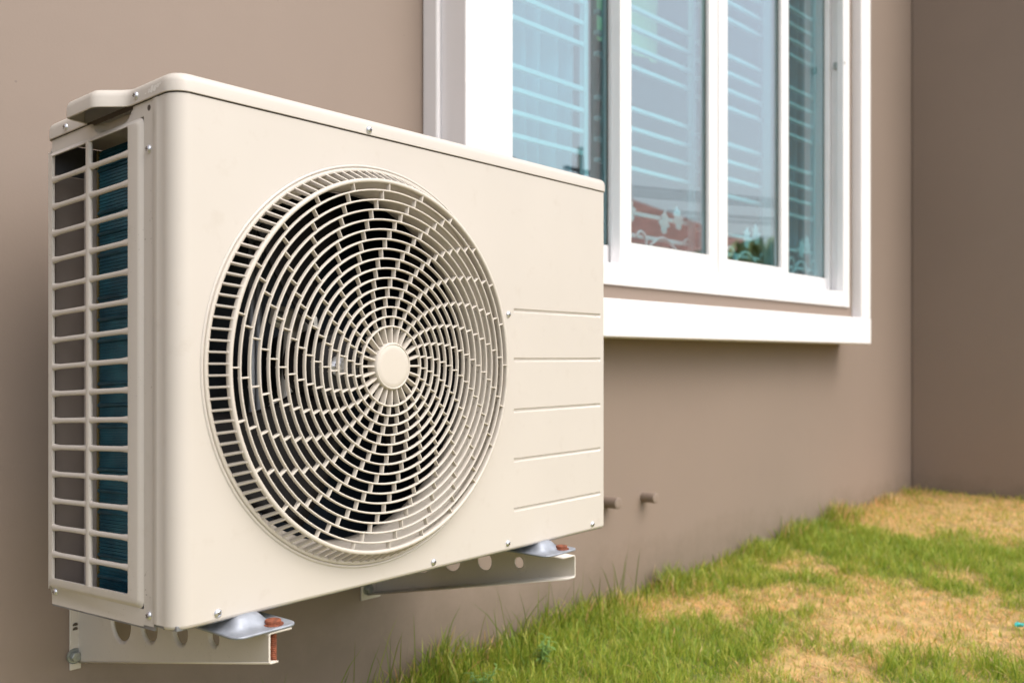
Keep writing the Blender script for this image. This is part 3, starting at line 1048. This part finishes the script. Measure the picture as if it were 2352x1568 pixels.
# ------------------------------------------------------------------ wall brackets
def bracket(x, length, mirror, label):
    b = empty('wall_bracket', (x, 0, EYE - 0.2960))
    tag(b, label, 'bracket', 'brackets under the air conditioner')
    s = -1 if mirror else 1
    # web in the plane x=0, from the wall (y=0) to y=-length, tapered; holes
    zt = 0.0
    def zb(t): return -0.1275 + (0.1275 - 0.0268) * t       # t: 0 at wall, 1 at free end
    holes = [(0.277, 0.0260), (0.439, 0.0198), (0.603, 0.0155), (0.764, 0.0092)]
    cuts = [0.0, 0.17, 0.365, 0.522, 0.69, 0.84, 1.0]
    m2 = MB()
    for i in range(len(cuts) - 1):
        ta, tb_ = cuts[i], cuts[i + 1]
        corners = [(ta, zb(ta)), (tb_, zb(tb_)), (tb_, zt), (ta, zt)]
        hole = None
        for t_, r_ in holes:
            if ta < t_ < tb_: hole = (t_, r_)
        if not hole:
            m2.add([(0, -t_ * length, z) for t_, z in corners], [(0, 1, 2, 3)]); continue
        t_, r_ = hole
        cy = -t_ * length; cz = (zb(t_) + zt) / 2 + 0.002
        nh = 48
        poly = [(-t2 * length, z) for t2, z in corners]
        angs_ = sorted([2 * PI * k / nh for k in range(nh)] + [math.atan2(z - cz, y - cy) % (2 * PI) for y, z in poly])
        inn, ring2, out = [], [], []
        for a in angs_:
            dy, dz = math.cos(a), math.sin(a)
            best = 1e9
            for k in range(4):
                (y0, z0), (y1, z1) = poly[k], poly[(k+1) % 4]
                ey, ez = y1 - y0, z1 - z0
                den = dy * ez - dz * ey
                if abs(den) < 1e-12: continue
                tt = ((y0 - cy) * ez - (z0 - cz) * ey) / den
                uu = ((y0 - cy) * dz - (z0 - cz) * dy) / den
                if tt > 1e-9 and -1e-6 <= uu <= 1 + 1e-6: best = min(best, tt)
            inn.append((s * 0.0030, cy + r_ * dy, cz + r_ * dz))
            ring2.append((0, cy + (r_ + 0.004) * dy, cz + (r_ + 0.004) * dz))
            out.append((0, cy + best * dy, cz + best * dz))
        nn = len(angs_)
        m2.add(inn + ring2 + out, [(k, (k+1) % nn, nn + (k+1) % nn, nn + k) for k in range(nn)] + [(nn + k, nn + (k+1) % nn, 2*nn + (k+1) % nn, 2*nn + k) for k in range(nn)])
    # flanges, with a small bend radius
    rb2 = 0.0025
    def flange(zfun, wid, sg_):
        rows = []
        for k in range(5):
            a = PI / 2 * k / 4
            rows.append([(s * (rb2 - rb2 * math.cos(a)), -t_ * length, zfun(t_) + sg_ * (rb2 * math.sin(a))) for t_ in (0, 1)])
        rows.append([(s * wid, -t_ * length, zfun(t_) + sg_ * rb2) for t_ in (0, 1)])
        m2.grid(rows)
    flange(lambda t_: zt, 0.028, 1)
    flange(zb, 0.011 if not mirror else 0.020, -1)
    m2.build('channel', M['bracket'], b, angle=50, solid=0.0022, flat=(1, 0, 0))
    # plate against the wall
    m2 = MB()
    x0, x1 = (-0.0125, 0.003) if not mirror else (-0.034, 0.010)
    m2.box(x0, x1, -0.0042, -0.0004, -0.1375, -0.0005)
    m2.build('wall_plate', M['bracket'], b, bevel=0.0012)
    xb = -0.0065 if not mirror else -0.020
    m2 = MB()
    m2.lathe([(0, 0.0045), (0.0098, 0.0045), (0.0108, 0.0055), (0.0108, 0.0042)], (xb, 0, -0.118), 'y', 24)
    m2.lathe([(0, 0.013), (0.0062, 0.013), (0.0072, 0.0122), (0.0072, 0.0055)], (xb, 0, -0.118), 'y', 6)
    m2.build('anchor_bolt', M['hex'], b, bevel=0.0004)
    m2 = MB()
    m2.tube([(xb + 0.001, -0.0043, -0.075), (xb + 0.001, -0.0046, -0.0751)], 0.0036, 12)
    m2.tube([(xb + 0.001, -0.0043, -0.081), (xb + 0.001, -0.0046, -0.0811)], 0.0036, 12)
    m2.build('slotted_hole', M['slot'], b)
    return b
bracket(0.0005, 0.472, False, 'cream steel bracket under the left end of the unit, near the camera')
bracket(0.534, 0.463, True, 'cream steel bracket under the right end of the unit, farther from the camera')

# ------------------------------------------------------------------ grass
CAM = np.array([-0.574, -1.343])
cd = np.array([math.cos(R(42.26)), math.sin(R(42.26))]); cr = np.array([math.sin(R(42.26)), -math.cos(R(42.26))])
def img_to_ground(x, y):
    # position on the lawn that appears at pixel x,y of the 2352 px wide photograph (used only to site the dry patches)
    k = (x - 1176) / 2180; h = (y - 822) / 2180
    Z = 0.58 / h
    for _ in range(6):
        p = CAM + cd * Z + cr * (k * Z)
        Z = (EYE - gz(p[0])) / h
    return CAM + cd * Z + cr * (k * Z)
dry = []
for (x, y, a, s_) in ((1560, 1405, 1.0, 0.13), (1480, 1420, .7, .08), (1700, 1390, .35, .1), (2000, 1375, 1.0, 0.13), (2080, 1400, .7, .13), (1900, 1440, 0.6, 0.12), (1880, 1530, 1.0, 0.11), (1780, 1545, .6, .07),
                      (2160, 1490, 0.7, 0.14), (2120, 1175, 1.2, 0.26), (2250, 1200, 0.9, 0.3), (2330, 1175, .6, .3), (2000, 1200, 0.8, 0.14), (1760, 1290, 0.55, 0.10), (2300, 1440, 0.5, 0.14), (2200, 1440, .6, .1)):
    p = img_to_ground(x, y); dry.append((p[0], p[1], a, s_))
lush = []
for (x, y, a, s_) in ((1850, 1230, 0.9, 0.16), (1780, 1260, .6, .12), (1500, 1500, 0.7, 0.16), (1300, 1500, 0.8, 0.16), (2050, 1255, 0.55, 0.14), (2300, 1570, 0.9, 0.12), (1650, 1330, 0.3, 0.1), (1450, 1360, .5, .1), (2200, 1290, .45, .2), (1700, 1480, .4, .1), (1800, 1400, .35, .08)):
    p = img_to_ground(x, y); lush.append((p[0], p[1], a, s_))
def vnoise(x, y, seed, f):
    r_ = np.random.default_rng(seed); g_ = r_.random((96, 96))
    X = x * f + 40; Y = y * f + 40
    i = np.floor(X).astype(int) % 96; j = np.floor(Y).astype(int) % 96
    fx = X - np.floor(X); fy = Y - np.floor(Y)
    fx = fx*fx*(3-2*fx); fy = fy*fy*(3-2*fy)
    i2 = (i+1) % 96; j2 = (j+1) % 96
    return (g_[i,j]*(1-fx)+g_[i2,j]*fx)*(1-fy)+(g_[i,j2]*(1-fx)+g_[i2,j2]*fx)*fy
def dryness(x, y):
    d = np.full_like(x, 0.24)
    for (cx, cy, a, s_) in dry: d += 0.60 * a * np.exp(-((x-cx)**2 + (y-cy)**2) / (2*s_*s_))
    for (cx, cy, a, s_) in lush: d -= 0.75 * a * np.exp(-((x-cx)**2 + (y-cy)**2) / (2*s_*s_))
    d += 0.6 * (vnoise(x, y, 3, 7) - 0.5) + 0.85 * (vnoise(x, y, 4, 15) - 0.5) + 0.8 * (vnoise(x, y, 5, 36) - 0.5)
    return np.clip(d, 0, 1)
GREENS = np.array([[0.29, 0.40, 0.042], [0.40, 0.47, 0.058], [0.21, 0.33, 0.036], [0.52, 0.52, 0.09]])
STRAWS = np.array([[0.90, 0.56, 0.27], [0.92, 0.63, 0.34], [0.82, 0.48, 0.21], [0.86, 0.58, 0.25]])

def blades(name, x, y, hgt, wid, lean, colr, zoff=0.0):
    n = len(x)
    az_ = RNG.random(n) * 2 * PI
    la = RNG.random(n) * 2 * PI
    z = np.array([gz(a) for a in x]) + zoff
    wx, wy = np.cos(az_) * wid / 2, np.sin(az_) * wid / 2
    lx, ly = np.cos(la) * lean * hgt, np.sin(la) * lean * hgt
    # keep the blades from leaning through the wall
    ly = np.where(y + ly > -0.004, -np.abs(ly) * 0.3, ly)
    vert = np.zeros((n, 7, 3), np.float32)
    for k, (t_, wk) in enumerate(((0, 1.0), (0.4, 0.9), (0.75, 0.6))):
        cx = x + lx * t_ ** 1.8; cy = y + ly * t_ ** 1.8
        cz = z + hgt * t_ * np.maximum(0.25, 1 - 0.25 * lean * t_)
        vert[:, 2*k, 0] = cx - wx * wk; vert[:, 2*k, 1] = cy - wy * wk; vert[:, 2*k, 2] = cz
        vert[:, 2*k+1, 0] = cx + wx * wk; vert[:, 2*k+1, 1] = cy + wy * wk; vert[:, 2*k+1, 2] = cz
    vert[:, 6, 0] = x + lx; vert[:, 6, 1] = y + ly; vert[:, 6, 2] = z + hgt * np.maximum(0.2, 1 - 0.25 * lean)
    me = bpy.data.meshes.new(name)
    base = (np.arange(n) * 7)[:, None]
    quads = np.concatenate([base + np.array([0, 1, 3, 2]), base + np.array([2, 3, 5, 4])], 1).reshape(-1)
    tris = (base + np.array([4, 5, 6])).reshape(-1)
    nq = n * 2
    me.vertices.add(n * 7); me.vertices.foreach_set('co', vert.reshape(-1))
    me.loops.add(nq * 4 + n * 3); me.loops.foreach_set('vertex_index', np.concatenate([quads, tris]).astype(np.int32))
    me.polygons.add(nq + n)
    ls = np.concatenate([np.arange(nq) * 4, nq * 4 + np.arange(n) * 3]).astype(np.int32)
    me.polygons.foreach_set('loop_start', ls)
    me.update(calc_edges=True)
    ca = me.color_attributes.new('blade_colour', 'FLOAT_COLOR', 'POINT')
    cc = np.ones((n, 7, 4), np.float32); cc[:, :, :3] = colr[:, None, :]
    ca.data.foreach_set('color', cc.reshape(-1))
    me.materials.append(M['grass'])
    o = obj(name, me)
    o['kind'] = 'stuff'
    return o

def blade_colours(d):
    n = len(d)
    is_dry = RNG.random(n) < np.clip(d * 0.85, 0.06, 0.70)
    gcol = GREENS[RNG.integers(0, 4, n)]; scol = STRAWS[RNG.integers(0, 4, n)]
    mixv = np.clip(d * 0.9 - 0.1, 0, 0.6)[:, None] * RNG.random((n, 1))
    gcol = gcol * (1 - mixv) + np.array([0.56, 0.49, 0.10]) * mixv
    c = np.where(is_dry[:, None], scol, gcol)
    return np.minimum(c * (0.8 + 0.4 * RNG.random((n, 1))), 0.92), is_dry

def scatter(n, x0, x1, y0, y1):
    x = RNG.uniform(x0, x1, n); y = RNG.uniform(y0, y1, n)
    # keep to what the lens and a step aside can see
    dx = x - CAM[0]; dy = y - CAM[1]
    Z = dx * cd[0] + dy * cd[1]; X = dx * cr[0] + dy * cr[1]
    ok = (Z > 1.15) & (X / Z < 0.66) & (X / Z > -0.66)
    ok &= ~((x > XE - 0.004) & (y > -LE - 0.004))
    return x[ok], y[ok]
x, y = scatter(330000, -0.3, XE + 0.9, -1.75, -0.004)
d = dryness(x, y)
keep = RNG.random(len(x)) < (1.0 - 0.35 * d)
x, y, d = x[keep], y[keep], d[keep]
colr, isd = blade_colours(d)
n = len(x)
hgt = RNG.uniform(0.014, 0.038, n) * np.where(isd, 0.8, 1.0) * (1.2 - 0.5 * d) * (0.5 + 0.9 * vnoise(x, y, 8, 22))
lean = np.where(isd, RNG.uniform(0.5, 1.5, n), RNG.uniform(0.1, 0.8, n))
lit = isd & (RNG.random(n) < 0.35)
hgt = np.where(lit, RNG.uniform(0.010, 0.018, n), hgt); lean = np.where(lit, RNG.uniform(1.5, 3.0, n), lean)
lawn = blades('lawn_grass', x, y, hgt, RNG.uniform(0.0012, 0.0026, n), lean, colr)
tag(lawn, 'short patchy lawn grass, green with straw coloured dry spots', 'grass')
# thatch under the blades
gx = np.arange(-0.5, XE + 0.95, 0.02); gy = np.arange(-1.8, 0.0, 0.02)
GX, GY = np.meshgrid(gx, gy, indexing='ij')
DD = dryness(GX.ravel(), GY.ravel())
P = [[(float(a_), float(b_), gz(float(a_)) + 0.004) for b_ in gy] for a_ in gx]
m_ = MB(); m_.grid(P)
th = m_.build('lawn_thatch', M['thatch'], None, smooth=True)
th['kind'] = 'structure'
ca = th.data.color_attributes.new('blade_colour', 'FLOAT_COLOR', 'POINT')
k_ = np.clip(DD * 1.2, 0, 1)[:, None]
cc = np.ones((len(DD), 4), np.float32)
cc[:, :3] = (np.array([[0.18, 0.21, 0.04]]) * (1 - k_) + np.array([[0.50, 0.34, 0.14]]) * k_) * (0.6 + 0.6 * RNG.random((len(DD), 1)))
ca.data.foreach_set('color', cc.reshape(-1))
# taller, greener fringe at the foot of the wall
n = 11000
x = RNG.uniform(-0.2, XE - 0.02, n)
y = -np.abs(RNG.normal(0, 0.045, n)) - 0.006
cl = vnoise(x, np.zeros(n), 21, 9) * 0.6 + vnoise(x, np.zeros(n), 22, 3.1) * 0.6
keep = RNG.random(n) < np.clip(cl * 1.4 - 0.25, 0.08, 1) * np.where(x > 2.75, 0.35, 1.0)
x, y, cl = x[keep], y[keep], cl[keep]
n = len(x)
d = np.clip(dryness(x, y) * 0.5, 0, 1) + np.where(x > 2.7, 0.4, 0)
colr, isd = blade_colours(d)
colr = colr * 0.9
hgt = RNG.uniform(0.03, 0.095, n) * (0.35 + 0.85 * cl) * np.where(x > 2.6, 0.6, 1.0)
fringe = blades('tall_grass', x, y, hgt, RNG.uniform(0.0018, 0.0034, n), RNG.uniform(0.1, 0.75, n), colr)
tag(fringe, 'longer green grass growing along the foot of the wall', 'grass')
# few long thin seed stems below the unit
n = 75
x = RNG.uniform(0.28, 1.3, n); y = -np.abs(RNG.normal(0, 0.06, n)) - 0.012
colr = GREENS[RNG.integers(0, 3, n)] * 0.6
stems = blades('grass_stems', x, y, RNG.uniform(0.09, 0.17, n), np.full(n, 0.0026), RNG.uniform(0.1, 0.55, n), colr)
tag(stems, 'sparse long grass stems standing against the wall below the unit', 'grass')

# weeds
def weed(px, py, size, label):
    p = img_to_ground(px, py)
    o = empty('weed', (p[0], p[1], gz(p[0])))
    tag(o, label, 'plant')
    rr = random.Random(int(px))
    st = MB()
    lmat = M['weed']
    for k in range(6):
        a = rr.uniform(0, 2 * PI); tl = rr.uniform(0.2, 0.6); hh = size * rr.uniform(0.7, 1.15)
        tip = Vector((math.cos(a) * tl * hh, math.sin(a) * tl * hh, hh))
        st.tube([(0, 0, 0), tuple(tip * 0.5 + Vector((0, 0, hh * 0.08))), tuple(tip)], 0.0011, 5)
        for j in range(7):
            f = 0.4 + 0.6 * j / 6
            b0 = tip * f
            la = a + j * 2.4
            ln = size * rr.uniform(0.28, 0.42)
            lf = MB()
            P = []
            for i in range(5):
                t_ = i / 4; wd = ln * 0.13 * math.sin(PI * min(1, t_ * 0.95 + 0.05))
                c = Vector((math.cos(la) * ln * t_, math.sin(la) * ln * t_, ln * (0.45 * t_ - 0.5 * t_ * t_)))
                sd_ = Vector((-math.sin(la), math.cos(la), 0)) * wd
                P.append([tuple(b0 + c - sd_), tuple(b0 + c + Vector((0, 0, -wd * 0.4))), tuple(b0 + c + sd_)])
            lf.grid(P)
            lf.build('leaf', lmat, o, smooth=True)
    st.build('stem', lmat, o, smooth=True)
M['weed'] = simple('weed_leaf', (0.15, 0.27, 0.06), 0.5, 0, 0.2, 40)
weed(1235, 1545, 0.06, 'small leafy weed with narrow pointed leaves in the grass near the wall')
weed(1110, 1600, 0.05, 'low weed at the bottom edge of the photo, left of the taller weed')

# scrap of teal plastic at the right edge of the lawn
p = img_to_ground(2348, 1455)
m_ = MB(); P = []
for i in range(6):
    row = []
    for j in range(5):
        row.append((0.004 * i + 0.002 * math.sin(j * 2.1), 0.004 * j, 0.006 + 0.004 * math.sin(i * 1.9 + j * 1.3)))
    P.append(row)
m_.grid(P)
o = m_.build('plastic_scrap', simple('teal_plastic', (0.03, 0.42, 0.38), 0.4), None, solid=0.001)
o.location = (p[0], p[1], gz(p[0]) + 0.01)
tag(o, 'tiny crumpled teal plastic scrap in the grass at the right edge', 'litter')

# ------------------------------------------------------------------ neighbours across the lawn (seen mirrored in the window)
def refl(x, dist, off_x=1.45):
    # a bearing that leaves the glass: angle to the right of the +x axis, towards -y
    b = 42.26 - math.degrees(math.atan((x - 1176) / 2180))
    return off_x + dist * math.cos(R(b)), -0.06 - dist * math.sin(R(b))
M['roof'] = simple('roof_tile', (0.60, 0.30, 0.24), 0.7, 0, 0.2, 3)
M['roof2'] = simple('roof_tile_brown', (0.38, 0.29, 0.22), 0.7, 0, 0.2, 3)
M['hwall'] = simple('neighbour_wall', (0.62, 0.50, 0.34), 0.8, 0, 0.1, 2)
M['hglass'] = simple('neighbour_window', (0.05, 0.07, 0.08), 0.15)
def far_house(cx, cy, rz, wdt, dep, eave, ridge, roof, label):
    h_ = empty('neighbour_house', (cx, cy, 0), rz)
    tag(h_, label, 'house', 'houses mirrored in the window')
    m2 = MB(); m2.box(-wdt/2, wdt/2, -dep/2, dep/2, -0.2, eave); m2.build('wall', M['hwall'], h_)
    ov = 0.7; m2 = MB()
    a, b_ = wdt/2 + ov, dep/2 + ov; e = eave - 0.15
    m2.add([(-a,-b_,e),(a,-b_,e),(a,b_,e),(-a,b_,e),(-a+b_*0.9,0,ridge),(a-b_*0.9,0,ridge)], [(0,1,5,4),(1,2,5),(2,3,4,5),(3,0,4),(0,3,2,1)])
    m2.build('roof', roof, h_, solid=0.12)
    for i in range(int(wdt // 2.6)):
        for sy in (-1, 1):
            m2 = MB(); x0 = -wdt/2 + 0.9 + i * 2.6
            m2.box(x0, x0 + 1.2, sy * (dep/2 + 0.02), sy * (dep/2 - 0.03), 1.0, 2.2); m2.build('window', M['hglass'], h_)
    return h_
c = refl(1350, 22); far_house(c[0], c[1], R(62), 7.5, 7, 2.9, 4.7, M['roof'], 'house with a dull red hipped roof mirrored in the middle panes')
c = refl(1600, 34); far_house(c[0], c[1], R(60), 9, 9, 2.8, 4.9, M['roof2'], 'house with a brown hipped roof mirrored in the right hand sash')
c = refl(1080, 26, 1.1); far_house(c[0], c[1], R(70), 8, 8, 3.2, 7.0, M['roof2'], 'house with a brown hipped roof mirrored in the left pane')
# boundary wall/hedge across
c = refl(1500, 17)
m2 = MB(); m2.box(-14, 14, -0.1, 0.1, -0.2, 1.5)
o = m2.build('boundary_wall', M['hwall'], None); o.location = (c[0], c[1], 0); o.rotation_euler = (0, 0, R(58))
tag(o, 'low tan boundary wall mirrored at the bottom of the window panes', 'wall')
# clipped hedge in front of the far houses
M['hedge'] = simple('hedge_leaf', (0.32, 0.36, 0.14), 0.7, 0, 0.35, 4)
hc = refl(1590, 15)
hb = random.Random(5); m2 = MB()
for i in range(420):
    px, pz, py = hb.uniform(-4.5, 4.5), hb.uniform(0.05, 2.45), hb.uniform(-0.5, 0.5)
    rr_ = hb.uniform(0.12, 0.28)
    for q in range(4):
        a_, b2 = hb.uniform(0, 2 * PI), hb.uniform(-0.8, 0.8)
        cx_, cy_, cz_ = px + hb.uniform(-.2, .2), py + hb.uniform(-.2, .2), pz + hb.uniform(-.2, .2)
        e1 = Vector((math.cos(a_), math.sin(a_), 0)) * rr_; e2 = Vector((-math.sin(a_) * b2, math.cos(a_) * b2, 1)) * rr_
        c0 = Vector((cx_, cy_, cz_))
        m2.add([c0 - e1 - e2, c0 + e1 - e2 * 0.6, c0 + e1 * 0.7 + e2, c0 - e1 * 0.8 + e2 * 0.7], [(0, 1, 2, 3)])
o = m2.build('hedge', M['hedge'], None); o.location = (hc[0], hc[1], 0); o.rotation_euler = (0, 0, R(60))
tag(o, 'green hedge mirrored along the bottom of the two middle window panes', 'hedge')
# utility pole with wires
c = refl(1332, 32, 1.2)
pole = empty('utility_pole', (c[0], c[1], 0))
tag(pole, 'concrete utility pole with wires mirrored in the left pane', 'utility pole')
m2 = MB(); m2.tube([(0, 0, 0), (0, 0, 8.2)], [0.17, 0.11], 10); m2.build('post', simple('pole_concrete', (0.32, 0.29, 0.24), 0.8), pole, smooth=True)
m2 = MB(); m2.box(-0.9, 0.9, -0.06, 0.06, 7.3, 7.42); m2.box(-0.7, 0.7, -0.06, 0.06, 6.6, 6.7)
m2.build('crossarm', M['inner'], pole)
m2 = MB(); m2.tube([(0.3, 0.05, 5.3), (0.3, 0.05, 6.3)], 0.28, 12); m2.build('transformer', M['inner'], pole)
dirw = Vector((math.cos(R(20)), math.sin(R(20)), 0))
for k, (oz, oy) in enumerate(((7.5, 0.8), (7.5, 0.0), (7.5, -0.8), (6.75, 0.6), (6.75, -0.6), (6.1, 0.0))):
    m2 = MB()
    pts = []
    for i in range(25):
        t_ = i / 24
        pts.append(tuple(dirw * (-40 + 80 * t_) + Vector((0, oy, oz - 1.6 * (1 - (2 * t_ - 1) ** 2) + 0.9))))
    m2.tube(pts, 0.018, 5); m2.build('wire', M['inner'], pole)
